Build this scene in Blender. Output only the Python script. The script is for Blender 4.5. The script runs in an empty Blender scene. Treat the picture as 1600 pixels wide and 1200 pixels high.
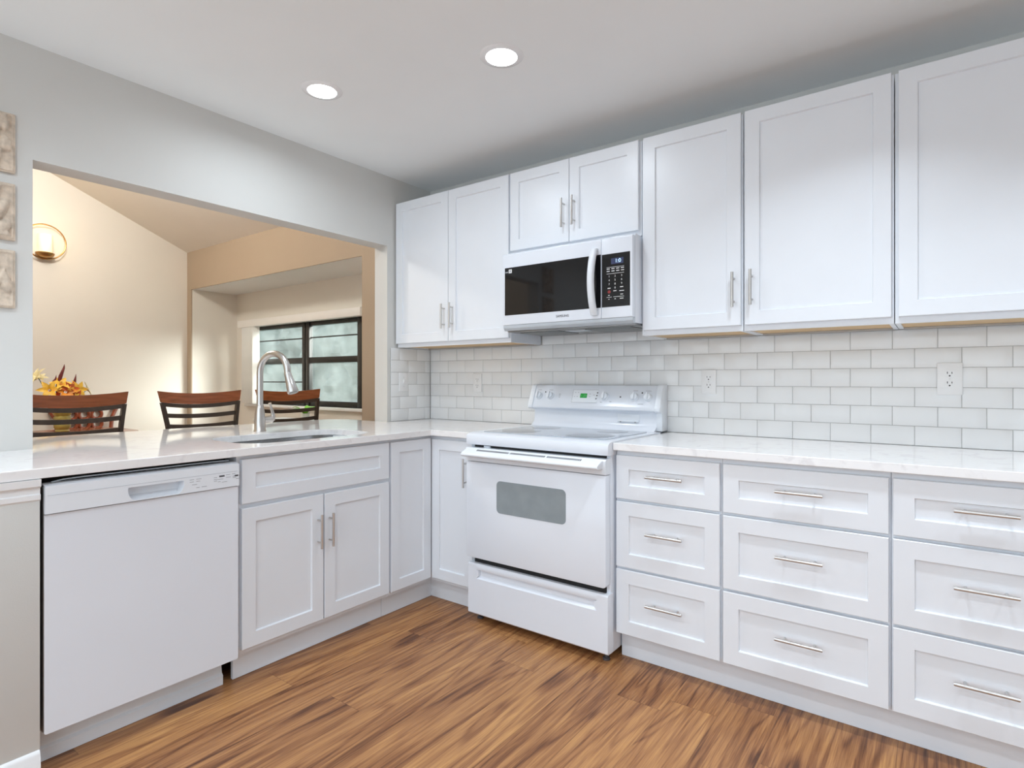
import bpy, bmesh, math, random
from math import radians, sin, cos, pi
from mathutils import Vector, Matrix, noise as mnoise

S = bpy.context.scene
COL = S.collection
random.seed(7)

# ------------------------------------------------------------------ camera, world, exposure
cam_d = bpy.data.cameras.new('camera')
cam_d.sensor_width = 36.0
cam_d.lens = 898.36 / 1600 * 36.0
cam_d.shift_y = -6.7 / 1600
cam_d.clip_start = 0.02
cam = bpy.data.objects.new('camera', cam_d)
COL.objects.link(cam)
cam.location = (2.8618, -2.9001, 1.2193)
cam.rotation_euler = (pi / 2, 0, 0.6376)
S.camera = cam

S.view_settings.view_transform = 'Standard'
S.view_settings.look = 'None'
S.view_settings.gamma = 1.0
S.view_settings.use_curve_mapping = False
S.view_settings.exposure = 0.0
S.cycles.use_denoising = True
S.cycles.max_bounces = 10
S.cycles.diffuse_bounces = 6
S.cycles.sample_clamp_indirect = 6.0

world = bpy.data.worlds.new('world')
S.world = world
world.use_nodes = True
bg = world.node_tree.nodes['Background']
bg.inputs['Color'].default_value = (0.81, 0.915, 1.0, 1)
bg.inputs['Strength'].default_value = 2.1


def area_light(name, loc, rot, size, power, color, shape='DISK', size_y=None, spread=None):
    d = bpy.data.lights.new(name, 'AREA')
    d.shape = shape
    d.size = size
    if size_y:
        d.size_y = size_y
    d.energy = power
    d.color = color
    if spread:
        d.spread = spread
    o = bpy.data.objects.new(name, d)
    COL.objects.link(o)
    o.location = loc
    o.rotation_euler = rot
    return o


COOL = (0.80, 0.905, 1.0)
WARM = (1.0, 0.80, 0.56)
DOWN_W = 6.4
SPREAD = radians(150)
# unseen ceiling lamps added to fill the kitchen, behind and beside the camera
for (x, y, k) in ((2.6, -1.05, 1.15), (3.75, -1.05, 1.15), (0.75, -2.9, 1.3), (2.1, -2.75, 1.7), (3.6, -2.75, 1.5), (0.75, -4.2, 1.6), (2.1, -4.2, 1.6), (3.6, -4.2, 1.4)):
    area_light('downlight_lamp', (x, y, 2.528), (0, 0, 0), 0.13, DOWN_W * k, COOL, spread=radians(118) if y > -1.5 else SPREAD)
# added fill lamp that brightens the dining walls, unseen above the opening
pd = bpy.data.lights.new('dining_fill_lamp', 'POINT')
pd.energy = 80.0
pd.color = (1.0, .95, .87)
pd.shadow_soft_size = .16
pdo = bpy.data.objects.new('dining_fill_lamp', pd)
COL.objects.link(pdo)
pdo.location = (-2.05, -1.7, 3.0)

sun_d = bpy.data.lights.new('hazy_sun', 'SUN')
sun_d.energy = 11.0
sun_d.angle = radians(30)
sun_d.color = (1.0, .98, .94)
sun = bpy.data.objects.new('hazy_sun', sun_d)
COL.objects.link(sun)
sun.rotation_euler = Vector((-.80, -.42, -.24)).to_track_quat('-Z', 'Y').to_euler()

# ------------------------------------------------------------------ materials
MATS = {}


def mat(name, color=(.8, .8, .8), rough=.4, metal=0.0, spec=.5, coat=0.0, emit=None, estr=0.0, noise=0.0, nscale=12.0, bump=0.0, bscale=200.0, stretch=(1, 1, 1)):
    m = bpy.data.materials.new(name)
    m.use_nodes = True
    nt = m.node_tree
    b = nt.nodes['Principled BSDF']
    b.inputs['Base Color'].default_value = (*color, 1)
    b.inputs['Roughness'].default_value = rough
    b.inputs['Metallic'].default_value = metal
    b.inputs['Specular IOR Level'].default_value = spec
    b.inputs['Coat Weight'].default_value = coat
    if emit:
        b.inputs['Emission Color'].default_value = (*emit, 1)
        b.inputs['Emission Strength'].default_value = estr
    tc = nt.nodes.new('ShaderNodeTexCoord')
    mp = nt.nodes.new('ShaderNodeMapping')
    mp.inputs['Scale'].default_value = stretch
    nt.links.new(tc.outputs['Object'], mp.inputs['Vector'])
    if noise > 0:
        n = nt.nodes.new('ShaderNodeTexNoise')
        n.inputs['Scale'].default_value = nscale
        n.inputs['Detail'].default_value = 5
        nt.links.new(mp.outputs[0], n.inputs['Vector'])
        r = nt.nodes.new('ShaderNodeValToRGB')
        r.color_ramp.elements[0].position = .3
        r.color_ramp.elements[1].position = .7
        r.color_ramp.elements[0].color = (*[c * (1 - noise) for c in color], 1)
        r.color_ramp.elements[1].color = (*[min(1, c * (1 + noise)) for c in color], 1)
        nt.links.new(n.outputs['Fac'], r.inputs['Fac'])
        nt.links.new(r.outputs['Color'], b.inputs['Base Color'])
    if bump > 0:
        n2 = nt.nodes.new('ShaderNodeTexNoise')
        n2.inputs['Scale'].default_value = bscale
        n2.inputs['Detail'].default_value = 3
        nt.links.new(mp.outputs[0], n2.inputs['Vector'])
        bp = nt.nodes.new('ShaderNodeBump')
        bp.inputs['Strength'].default_value = bump
        bp.inputs['Distance'].default_value = .002
        nt.links.new(n2.outputs['Fac'], bp.inputs['Height'])
        nt.links.new(bp.outputs['Normal'], b.inputs['Normal'])
    MATS[name] = m
    return m


M_CAB = mat('cabinet_white_paint', (.775, .803, .845), .32, noise=.01, nscale=6)
M_CABIN = mat('cabinet_raw_wood', (.62, .43, .23), .6, noise=.12, nscale=9, stretch=(2, 14, 14))
M_CABGREY = mat('cabinet_shade_grey', (.42, .40, .38), .6, noise=.05)  # shadow under the wall cabinets, put into a grey
M_APPL = mat('appliance_white_enamel', (.765, .80, .86), .16, noise=.008, nscale=4)
M_APPL2 = mat('appliance_white_plastic', (.78, .815, .86), .3, noise=.008, nscale=5)
M_GREYPL = mat('pale_grey_plastic', (.50, .54, .58), .4, noise=.03)
M_BLACKGAP = mat('black_cavity', (.010, .010, .011), .7, noise=.1)
M_STEEL = mat('brushed_nickel', (.60, .58, .56), .28, 1.0, noise=.04, nscale=60, stretch=(1, 1, .1))
M_DARKSTEEL = mat('dark_steel', (.30, .30, .30), .35, 1.0, noise=.05)
M_SINK = mat('sink_stainless', (.52, .53, .54), .25, 1.0, noise=.05, nscale=30)
M_WALL = mat('greige_wall_paint', (.635, .63, .605), .55, noise=.012, nscale=3, bump=.10, bscale=260)
M_CEIL = mat('ceiling_paint', (.84, .865, .87), .7, noise=.01, nscale=3, bump=.08, bscale=220)
M_DWALL_SHADED = mat('dining_shaded_wall_tan', (.42, .33, .24), .6, noise=.012, nscale=3, bump=.08, bscale=260)  # window wall's shade and warm lamplight put into a darker tan
M_DWALL = mat('dining_cream_paint', (.80, .77, .71), .6, noise=.012, nscale=3, bump=.08, bscale=260)
M_DCEIL = mat('dining_ceiling_paint', (.80, .755, .69), .7, noise=.01, nscale=3)
M_TRIM = mat('white_trim_gloss', (.83, .84, .85), .25, noise=.01)
M_TILE = mat('white_glazed_tile', (.78, .785, .785), .10, noise=.02, nscale=5)
M_GROUT = mat('grout_grey', (.50, .50, .49), .8, noise=.08, nscale=60)
M_BLACKGLASS = mat('black_glass', (.006, .006, .007), .04, spec=.5, noise=.05)
M_OVENGLASS = mat('oven_window_glass', (.27, .31, .33), .10, noise=.06, nscale=14)
M_COOKGLASS = mat('cooktop_glass', (.42, .46, .52), .07, noise=.03, nscale=40)
M_BURNER = mat('burner_ring', (.17, .18, .20), .12, noise=.08, nscale=300)
M_PRINT = mat('grey_print', (.33, .34, .36), .5, noise=.02)
M_DARKPRINT = mat('dark_print', (.07, .07, .08), .5, noise=.02)
M_WHITEPRINT = mat('white_print', (.80, .80, .80), .5, noise=.02)
M_REDPRINT = mat('red_print', (.28, .03, .03), .5, noise=.02)
M_GREENLCD = mat('green_display', (.01, .10, .02), .2, emit=(.02, .55, .08), estr=.35, noise=.02)
M_GREENSEG = mat('green_display_segments', (.01, .05, .01), .3, emit=(.25, 1.0, .35), estr=.35, noise=.02)
M_BLUELCD = mat('blue_display', (.03, .035, .06), .2, emit=(.04, .06, .2), estr=.3, noise=.02)
M_BLUESEG = mat('blue_display_segments', (.5, .7, 1.0), .3, emit=(.5, .75, 1.0), estr=1.0, noise=.02)
M_LENS = mat('downlight_lens', (1, 1, 1), .4, emit=(.97, .985, 1.0), estr=9.0, noise=.005)
M_BRONZE = mat('bronze_metal', (.075, .055, .042), .32, .55, noise=.08, nscale=30)
M_CHERRY = mat('cherry_wood', (.30, .085, .025), .22, noise=.22, nscale=7, stretch=(6, 1, 14))
M_CARVED = mat('carved_mahogany', (.22, .048, .018), .3, noise=.15, nscale=20)
M_VASE = mat('olive_glazed_vase', (.42, .36, .10), .25, noise=.12, nscale=14)
M_BRASS = mat('antique_brass', (.42, .24, .09), .3, .9, noise=.1, nscale=30)
M_CANDLE = mat('candle_glass', (.80, .72, .50), .4, emit=(1.0, .88, .52), estr=.62, noise=.02)
M_WINFRAME = mat('dark_bronze_window_frame', (.018, .017, .016), .35, noise=.1)
M_VALANCE = mat('valance_vinyl', (.86, .85, .83), .45, noise=.01)
M_BLIND = mat('blind_vinyl', (.80, .80, .77), .5, noise=.02)
M_LEAF = mat('bright_green_leaf', (.24, .62, .03), .4, noise=.15, nscale=20)
M_DLEAF = mat('dark_green_leaf', (.05, .16, .10), .4, noise=.15, nscale=20)
M_POT = mat('white_ceramic_pot', (.72, .72, .68), .3, noise=.02)
M_TABLEWOOD = mat('light_oak', (.50, .27, .12), .4, noise=.15, nscale=8, stretch=(1, 8, 8))
M_LILY = mat('orange_lily', (.80, .30, .03), .45, noise=.25, nscale=18)
M_LILYY = mat('yellow_lily', (.85, .52, .06), .45, noise=.2, nscale=18)
M_LILYR = mat('rust_lily', (.62, .12, .03), .45, noise=.2, nscale=18)
M_CREAM = mat('cream_lily', (.80, .72, .42), .5, noise=.12, nscale=18)
M_SPIKE = mat('burgundy_spike', (.16, .018, .018), .5, noise=.2, nscale=30)
M_STONE = mat('cast_stone_plaque', (.60, .50, .40), .8, noise=.22, nscale=34, bump=.5, bscale=90)
M_OUTLET = mat('outlet_plate_plastic', (.80, .80, .80), .3, noise=.01)
M_SLOT = mat('outlet_slot', (.03, .03, .03), .5, noise=.02)
M_FILTER = mat('grease_filter_mesh', (.20, .21, .21), .45, .7, noise=.35, nscale=420)
M_HEDGE = mat('hedge_leaf_mass', (.155, .18, .165), .8, noise=.35, nscale=9)
M_GROUND = mat('grass_ground', (.13, .17, .09), .9, noise=.25, nscale=8)
M_FENCE = mat('weathered_fence_wood', (.36, .34, .31), .8, noise=.12, nscale=6)


def quartz():
    m = mat('white_quartz', (.80, .785, .785), .07)
    nt = m.node_tree
    b = nt.nodes['Principled BSDF']
    tc = nt.nodes.new('ShaderNodeTexCoord')
    n = nt.nodes.new('ShaderNodeTexNoise')
    n.inputs['Scale'].default_value = 14
    n.inputs['Detail'].default_value = 8
    n.inputs['Distortion'].default_value = 1.2
    r = nt.nodes.new('ShaderNodeValToRGB')
    r.color_ramp.elements[0].position = .30
    r.color_ramp.elements[0].color = (.76, .745, .75, 1)
    r.color_ramp.elements[1].position = .44
    r.color_ramp.elements[1].color = (.86, .85, .85, 1)
    nt.links.new(tc.outputs['Object'], n.inputs['Vector'])
    nt.links.new(n.outputs['Fac'], r.inputs['Fac'])
    nt.links.new(r.outputs['Color'], b.inputs['Base Color'])
    return m


M_QUARTZ = quartz()


def frosted():
    m = bpy.data.materials.new('hazy_window_glass')
    m.use_nodes = True
    nt = m.node_tree
    nt.nodes.clear()
    out = nt.nodes.new('ShaderNodeOutputMaterial')
    tr = nt.nodes.new('ShaderNodeBsdfTransparent')
    tr.inputs['Color'].default_value = (.93, .96, .945, 1)
    tl = nt.nodes.new('ShaderNodeBsdfTranslucent')
    tl.inputs['Color'].default_value = (.80, .86, .83, 1)
    gl = nt.nodes.new('ShaderNodeBsdfGlossy')
    gl.inputs['Roughness'].default_value = .05
    tc = nt.nodes.new('ShaderNodeTexCoord')
    n = nt.nodes.new('ShaderNodeTexNoise')
    n.inputs['Scale'].default_value = 5
    n.inputs['Detail'].default_value = 6
    r = nt.nodes.new('ShaderNodeMapRange')
    r.inputs['From Min'].default_value = .3
    r.inputs['From Max'].default_value = .7
    r.inputs['To Min'].default_value = .05
    r.inputs['To Max'].default_value = .16
    mx = nt.nodes.new('ShaderNodeMixShader')
    mx2 = nt.nodes.new('ShaderNodeMixShader')
    mx2.inputs[0].default_value = .04
    L = nt.links.new
    L(tc.outputs['Object'], n.inputs['Vector'])
    L(n.outputs['Fac'], r.inputs['Value'])
    L(r.outputs[0], mx.inputs[0])
    L(tr.outputs[0], mx.inputs[1])
    L(tl.outputs[0], mx.inputs[2])
    L(mx.outputs[0], mx2.inputs[1])
    L(gl.outputs[0], mx2.inputs[2])
    L(mx2.outputs[0], out.inputs['Surface'])
    return m


M_PANE = frosted()


def floor_wood():
    m = bpy.data.materials.new('acacia_plank_floor')
    m.use_nodes = True
    nt = m.node_tree
    b = nt.nodes['Principled BSDF']
    L = nt.links.new
    N = nt.nodes.new

    def math_(op, a, bb=None, c=None):
        n = N('ShaderNodeMath')
        n.operation = op
        for i, v in enumerate((a, bb, c)):
            if v is None:
                continue
            if isinstance(v, (int, float)):
                n.inputs[i].default_value = v
            else:
                L(v, n.inputs[i])
        return n.outputs[0]

    geo = N('ShaderNodeNewGeometry')
    sp = N('ShaderNodeSeparateXYZ')
    L(geo.outputs['Position'], sp.inputs[0])
    X, Y = sp.outputs['X'], sp.outputs['Y']
    u = math_('DIVIDE', math_('ADD', X, 20.03), 0.178)
    iu = math_('FLOOR', u)
    fu = math_('FRACT', u)
    w1 = N('ShaderNodeTexWhiteNoise')
    w1.noise_dimensions = '1D'
    L(iu, w1.inputs['W'])
    v = math_('ADD', math_('DIVIDE', math_('ADD', Y, 20.0), 1.22), math_('MULTIPLY', w1.outputs['Value'], 1.0))
    iv = math_('FLOOR', v)
    fv = math_('FRACT', v)
    pid = math_('ADD', math_('MULTIPLY', iu, 17.31), math_('MULTIPLY', iv, 5.77))
    w2 = N('ShaderNodeTexWhiteNoise')
    w2.noise_dimensions = '1D'
    L(pid, w2.inputs['W'])
    # grain coordinates, stretched along the plank, shifted per plank
    cx = N('ShaderNodeCombineXYZ')
    L(math_('MULTIPLY', X, 7.0), cx.inputs['X'])
    L(math_('MULTIPLY', Y, .62), cx.inputs['Y'])
    L(math_('MULTIPLY', pid, 3.17), cx.inputs['Z'])
    n1 = N('ShaderNodeTexNoise')
    n1.inputs['Scale'].default_value = 1.0
    n1.inputs['Detail'].default_value = 2
    n1.inputs['Roughness'].default_value = .5
    n1.inputs['Distortion'].default_value = .5
    L(cx.outputs[0], n1.inputs['Vector'])
    # cathedral bands from the contour lines of the slow noise
    band = math_('MULTIPLY_ADD', math_('SINE', math_('MULTIPLY', n1.outputs['Fac'], 64.0)), .5, .5)
    cx2 = N('ShaderNodeCombineXYZ')
    L(math_('MULTIPLY', X, 60.0), cx2.inputs['X'])
    L(math_('MULTIPLY', Y, 2.4), cx2.inputs['Y'])
    L(math_('MULTIPLY', pid, 1.7), cx2.inputs['Z'])
    n2 = N('ShaderNodeTexNoise')
    n2.inputs['Scale'].default_value = 1.0
    n2.inputs['Detail'].default_value = 5
    n2.inputs['Roughness'].default_value = .65
    n2.inputs['Distortion'].default_value = .6
    L(cx2.outputs[0], n2.inputs['Vector'])
    cx3 = N('ShaderNodeCombineXYZ')
    L(math_('MULTIPLY', X, 13.0), cx3.inputs['X'])
    L(math_('MULTIPLY', Y, 1.2), cx3.inputs['Y'])
    L(math_('MULTIPLY', pid, 9.1), cx3.inputs['Z'])
    n3 = N('ShaderNodeTexNoise')
    n3.inputs['Scale'].default_value = 1.0
    n3.inputs['Detail'].default_value = 4
    n3.inputs['Distortion'].default_value = 1.2
    L(cx3.outputs[0], n3.inputs['Vector'])
    cx4 = N('ShaderNodeCombineXYZ')
    L(math_('MULTIPLY', X, 210.0), cx4.inputs['X'])
    L(math_('MULTIPLY', Y, 5.0), cx4.inputs['Y'])
    L(math_('MULTIPLY', pid, 2.3), cx4.inputs['Z'])
    n4 = N('ShaderNodeTexNoise')
    n4.inputs['Scale'].default_value = 1.0
    n4.inputs['Detail'].default_value = 3
    n4.inputs['Distortion'].default_value = .8
    L(cx4.outputs[0], n4.inputs['Vector'])
    g = math_('SUBTRACT', math_('ADD', math_('MULTIPLY', n2.outputs['Fac'], .38), .088), math_('MULTIPLY', math_('POWER', band, 3.0), .10))
    g = math_('ADD', g, math_('MULTIPLY', n4.outputs['Fac'], .34))
    g = math_('ADD', g, math_('MULTIPLY', n3.outputs['Fac'], .40))
    vo = N('ShaderNodeTexVoronoi')
    vo.inputs['Scale'].default_value = 1.0
    cx5 = N('ShaderNodeCombineXYZ')
    L(math_('MULTIPLY', X, 4.2), cx5.inputs['X'])
    L(math_('MULTIPLY', Y, 1.3), cx5.inputs['Y'])
    L(math_('MULTIPLY', pid, .77), cx5.inputs['Z'])
    L(cx5.outputs[0], vo.inputs['Vector'])
    kn = N('ShaderNodeMapRange')
    kn.interpolation_type = 'SMOOTHSTEP'
    kn.inputs['From Min'].default_value = .06
    kn.inputs['From Max'].default_value = .22
    kn.inputs['To Min'].default_value = .20
    kn.inputs['To Max'].default_value = 0.0
    L(vo.outputs['Distance'], kn.inputs['Value'])
    g = math_('SUBTRACT', g, kn.outputs[0])
    g = math_('ADD', g, math_('MULTIPLY', math_('SUBTRACT', w2.outputs['Value'], .5), .12))
    r = N('ShaderNodeValToRGB')
    e = r.color_ramp.elements
    e[0].position = .42
    e[0].color = (.09, .034, .016, 1)
    e[1].position = .92
    e[1].color = (.66, .38, .16, 1)
    a = e.new(.54)
    a.color = (.23, .095, .038, 1)
    a = e.new(.66)
    a.color = (.37, .175, .070, 1)
    a = e.new(.78)
    a.color = (.50, .255, .095, 1)
    L(g, r.inputs['Fac'])
    # seams
    eu = math_('MINIMUM', fu, math_('SUBTRACT', 1.0, fu))
    ev = math_('MINIMUM', fv, math_('SUBTRACT', 1.0, fv))
    su = math_('LESS_THAN', eu, .006)
    sv = math_('LESS_THAN', ev, .0010)
    seam = math_('MAXIMUM', su, sv)
    mx = N('ShaderNodeMixRGB')
    mx.inputs['Color2'].default_value = (.05, .02, .01, 1)
    L(math_('MULTIPLY', seam, .35), mx.inputs['Fac'])
    L(r.outputs['Color'], mx.inputs['Color1'])
    L(mx.outputs['Color'], b.inputs['Base Color'])
    b.inputs['Roughness'].default_value = .38
    b.inputs['Specular IOR Level'].default_value = .35
    bp = N('ShaderNodeBump')
    bp.inputs['Strength'].default_value = .12
    bp.inputs['Distance'].default_value = .002
    L(n2.outputs['Fac'], bp.inputs['Height'])
    L(bp.outputs['Normal'], b.inputs['Normal'])
    return m


M_FLOOR = floor_wood()


# ------------------------------------------------------------------ mesh helpers
class MB:
    """Collects shapes and links them as one mesh object."""

    def __init__(self):
        self.bm = bmesh.new()

    def box(self, x0, x1, y0, y1, z0, z1, bev=0.0, seg=2):
        if x0 > x1: x0, x1 = x1, x0
        if y0 > y1: y0, y1 = y1, y0
        if z0 > z1: z0, z1 = z1, z0
        r = bmesh.ops.create_cube(self.bm, size=1.0)
        vs = r['verts']
        for v in vs:
            v.co = Vector(((x0 + x1) / 2 + v.co.x * (x1 - x0), (y0 + y1) / 2 + v.co.y * (y1 - y0), (z0 + z1) / 2 + v.co.z * (z1 - z0)))
        if bev > 0:
            es = list({e for v in vs for e in v.link_edges})
            bmesh.ops.bevel(self.bm, geom=es, offset=bev, segments=seg, affect='EDGES', profile=.5)
        return self

    def ring_loft(self, rings, close=True, cap=True):
        rows = [[self.bm.verts.new(p) for p in ring] for ring in rings]
        n = len(rows[0])
        for a, b in zip(rows, rows[1:]):
            for i in range(n if close else n - 1):
                j = (i + 1) % n
                try:
                    self.bm.faces.new((a[i], a[j], b[j], b[i]))
                except ValueError:
                    pass
        if cap and close:
            self.bm.faces.new(rows[0][::-1])
            self.bm.faces.new(rows[-1])
        return self

    def tube(self, pts, r, n=12, cap=True):
        pts = [Vector(p) for p in pts]
        rs = r if isinstance(r, (list, tuple)) else [r] * len(pts)
        rings = []
        t0 = (pts[1] - pts[0]).normalized()
        up = Vector((0, 0, 1)) if abs(t0.z) < .9 else Vector((1, 0, 0))
        nrm = t0.cross(up).normalized()
        for i, p in enumerate(pts):
            if i == 0: t = pts[1] - pts[0]
            elif i == len(pts) - 1: t = pts[-1] - pts[-2]
            else: t = pts[i + 1] - pts[i - 1]
            t.normalize()
            nrm = (nrm - t * nrm.dot(t)).normalized()
            bn = t.cross(nrm)
            rings.append([p + (nrm * cos(2 * pi * k / n) + bn * sin(2 * pi * k / n)) * rs[i] for k in range(n)])
        return self.ring_loft(rings, cap=cap)

    def lathe(self, prof, c=(0, 0, 0), n=28, axis='Z'):
        c = Vector(c)
        rings = []
        for r, h in prof:
            ring = []
            for k in range(n):
                a = 2 * pi * k / n
                if axis == 'Z': p = Vector((r * cos(a), r * sin(a), h))
                elif axis == 'Y': p = Vector((r * cos(a), -h, r * sin(a)))
                else: p = Vector((h, r * cos(a), r * sin(a)))
                ring.append(c + p)
            rings.append(ring)
        return self.ring_loft(rings)

    def prism(self, poly, a0, a1, axis='X', bev=0.0):
        """poly: 2D outline; axis X -> (y,z), Y -> (x,z), Z -> (x,y)."""
        def P(p, a):
            return {'X': (a, p[0], p[1]), 'Y': (p[0], a, p[1]), 'Z': (p[0], p[1], a)}[axis]
        n0 = len(self.bm.edges)
        v0 = [self.bm.verts.new(P(p, a0)) for p in poly]
        v1 = [self.bm.verts.new(P(p, a1)) for p in poly]
        fs = [self.bm.faces.new(v0[::-1]), self.bm.faces.new(v1)]
        n = len(poly)
        for i in range(n):
            j = (i + 1) % n
            fs.append(self.bm.faces.new((v0[i], v0[j], v1[j], v1[i])))
        if bev > 0:
            es = list({e for f in fs for e in f.edges})
            bmesh.ops.bevel(self.bm, geom=es, offset=bev, segments=2, affect='EDGES', profile=.5)
        return self

    def quad(self, *ps):
        self.bm.faces.new([self.bm.verts.new(p) for p in ps])
        return self

    def torus(self, c, R, r, axis='X', n=24, m=8, sx=1.0, sz=1.0, a0=0, a1=2 * pi):
        c = Vector(c)
        full = abs(a1 - a0 - 2 * pi) < 1e-6
        pts = []
        for k in range(n + (0 if full else 1)):
            a = a0 + (a1 - a0) * k / n
            if axis == 'X': pts.append(c + Vector((0, R * sx * cos(a), R * sz * sin(a))))
            elif axis == 'Y': pts.append(c + Vector((R * sx * cos(a), 0, R * sz * sin(a))))
            else: pts.append(c + Vector((R * sx * cos(a), R * sz * sin(a), 0)))
        if not full:
            return self.tube(pts, r, m)
        rings = []
        ax = {'X': Vector((1, 0, 0)), 'Y': Vector((0, 1, 0)), 'Z': Vector((0, 0, 1))}[axis]
        for k, p in enumerate(pts):
            out = (p - c).normalized()
            rings.append([p + (out * cos(2 * pi * j / m) + ax * sin(2 * pi * j / m)) * r for j in range(m)])
        rings.append(rings[0])
        rows = [[self.bm.verts.new(p) for p in ring] for ring in rings[:-1]]
        for i in range(len(rows)):
            a, b = rows[i], rows[(i + 1) % len(rows)]
            for j in range(m):
                self.bm.faces.new((a[j], a[(j + 1) % m], b[(j + 1) % m], b[j]))
        return self

    def ell(self, c, rx, ry, rz, u=14, v=9):
        r = bmesh.ops.create_uvsphere(self.bm, u_segments=u, v_segments=v, radius=1)
        for w in r['verts']:
            w.co = Vector((c[0] + w.co.x * rx, c[1] + w.co.y * ry, c[2] + w.co.z * rz))
        return self

    def shaker(self, x0, x1, z0, z1, yf, rail=.058, t=.019, rec=.009):
        """Recessed-panel front whose face is at y = yf and looks along -y."""
        b = .0018

        def rect(ix, y):
            return [(x0 + ix, y, z0 + ix), (x1 - ix, y, z0 + ix), (x1 - ix, y, z1 - ix), (x0 + ix, y, z1 - ix)]
        rings = [rect(0, yf + t), rect(0, yf + b), rect(b, yf), rect(rail, yf), rect(rail + .003, yf + rec)]
        self.ring_loft([r for r in rings])
        return self

    def text(self, s, size, origin, xdir, zdir, depth=.0006, align='CENTER'):
        cu = bpy.data.curves.new('t', 'FONT')
        cu.body = s
        cu.size = size
        cu.align_x = align
        cu.align_y = 'CENTER'
        cu.extrude = depth
        o = bpy.data.objects.new('t', cu)
        COL.objects.link(o)
        dg = bpy.context.evaluated_depsgraph_get()
        me = bpy.data.meshes.new_from_object(o.evaluated_get(dg))
        xd, zd = Vector(xdir), Vector(zdir)
        nd = xd.cross(zd)
        mt = Matrix(((xd.x, zd.x, nd.x, origin[0]), (xd.y, zd.y, nd.y, origin[1]), (xd.z, zd.z, nd.z, origin[2]), (0, 0, 0, 1)))
        me.transform(mt)
        self.bm.from_mesh(me)
        bpy.data.objects.remove(o)
        bpy.data.curves.remove(cu)
        bpy.data.meshes.remove(me)
        return self

    def done(self, name, material, parent=None, angle=38, fix=True):
        if fix:
            bmesh.ops.recalc_face_normals(self.bm, faces=self.bm.faces)
        me = bpy.data.meshes.new(name)
        self.bm.to_mesh(me)
        self.bm.free()
        for p in me.polygons:
            p.use_smooth = True
        me.set_sharp_from_angle(angle=radians(angle))
        me.materials.append(material)
        o = bpy.data.objects.new(name, me)
        COL.objects.link(o)
        if parent:
            o.parent = parent
        return o


def tag(o, label=None, cat=None, group=None, kind=None):
    if label: o['label'] = label
    if cat: o['category'] = cat
    if group: o['group'] = group
    if kind: o['kind'] = kind
    return o


def thing(name, label, cat, loc=(0, 0, 0), rz=0.0, group=None):
    o = bpy.data.objects.new(name, None)
    o.empty_display_size = .1
    COL.objects.link(o)
    o.location = loc
    o.rotation_euler = (0, 0, rz)
    return tag(o, label, cat, group)


def struct(o):
    o['kind'] = 'structure'
    return o


def copy_tree(o, parent=None):
    c = o.copy()
    COL.objects.link(c)
    if parent:
        c.parent = parent
    for ch in list(o.children):
        copy_tree(ch, c)
    return c


def round_poly(pts, radii, n=8):
    """2D outline with rounded corners."""
    out = []
    N = len(pts)
    for i in range(N):
        p, a, b = Vector(pts[i]), Vector(pts[i - 1]), Vector(pts[(i + 1) % N])
        r = radii[i] if isinstance(radii, (list, tuple)) else radii
        if r <= 0:
            out.append((p.x, p.y))
            continue
        da, db = (a - p).normalized(), (b - p).normalized()
        ang = math.acos(max(-1, min(1, da.dot(db))))
        d = r / math.tan(ang / 2)
        p0, p1 = p + da * d, p + db * d
        c = p + (da + db).normalized() * (r / sin(ang / 2))
        a0 = math.atan2(p0.y - c.y, p0.x - c.x)
        a1 = math.atan2(p1.y - c.y, p1.x - c.x)
        dd = (a1 - a0 + pi) % (2 * pi) - pi
        for k in range(n + 1):
            t = a0 + dd * k / n
            out.append((c.x + r * cos(t), c.y + r * sin(t)))
    return out


def slab(name, outer, holes, z0, z1, material, bev=.002):
    cu = bpy.data.curves.new(name, 'CURVE')
    cu.dimensions = '2D'
    cu.fill_mode = 'BOTH'
    for poly in [outer] + holes:
        s = cu.splines.new('POLY')
        s.points.add(len(poly) - 1)
        for q, p in zip(s.points, poly):
            q.co = (p[0], p[1], 0, 1)
        s.use_cyclic_u = True
    cu.extrude = (z1 - z0) / 2 - bev
    cu.bevel_depth = bev
    cu.offset = -bev
    cu.bevel_resolution = 1
    o = bpy.data.objects.new(name, cu)
    COL.objects.link(o)
    dg = bpy.context.evaluated_depsgraph_get()
    me = bpy.data.meshes.new_from_object(o.evaluated_get(dg))
    bpy.data.objects.remove(o)
    bpy.data.curves.remove(cu)
    me.transform(Matrix.Translation((0, 0, (z0 + z1) / 2)))
    me.name = name
    me.materials.clear()
    me.materials.append(material)
    bm = bmesh.new()
    bm.from_mesh(me)
    bmesh.ops.remove_doubles(bm, verts=bm.verts, dist=1e-5)
    bm.to_mesh(me)
    bm.free()
    for p in me.polygons:
        p.use_smooth = False
    r = bpy.data.objects.new(name, me)
    COL.objects.link(r)
    return r


# ------------------------------------------------------------------ dimensions
CEIL = 2.536
ZC0, ZC1 = 0.916, 0.947          # counter slab
DEP = 0.651                      # counter depth
FACE = 0.632                     # door fronts
KICK = 0.561
OPY0, OPY1, OPZ = -2.205, -0.393, 2.085   # pass-through
WT = 0.12
XS = -3.65                       # sconce wall
ROOM_Y, ROOM_X = -5.0, 4.7

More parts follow.
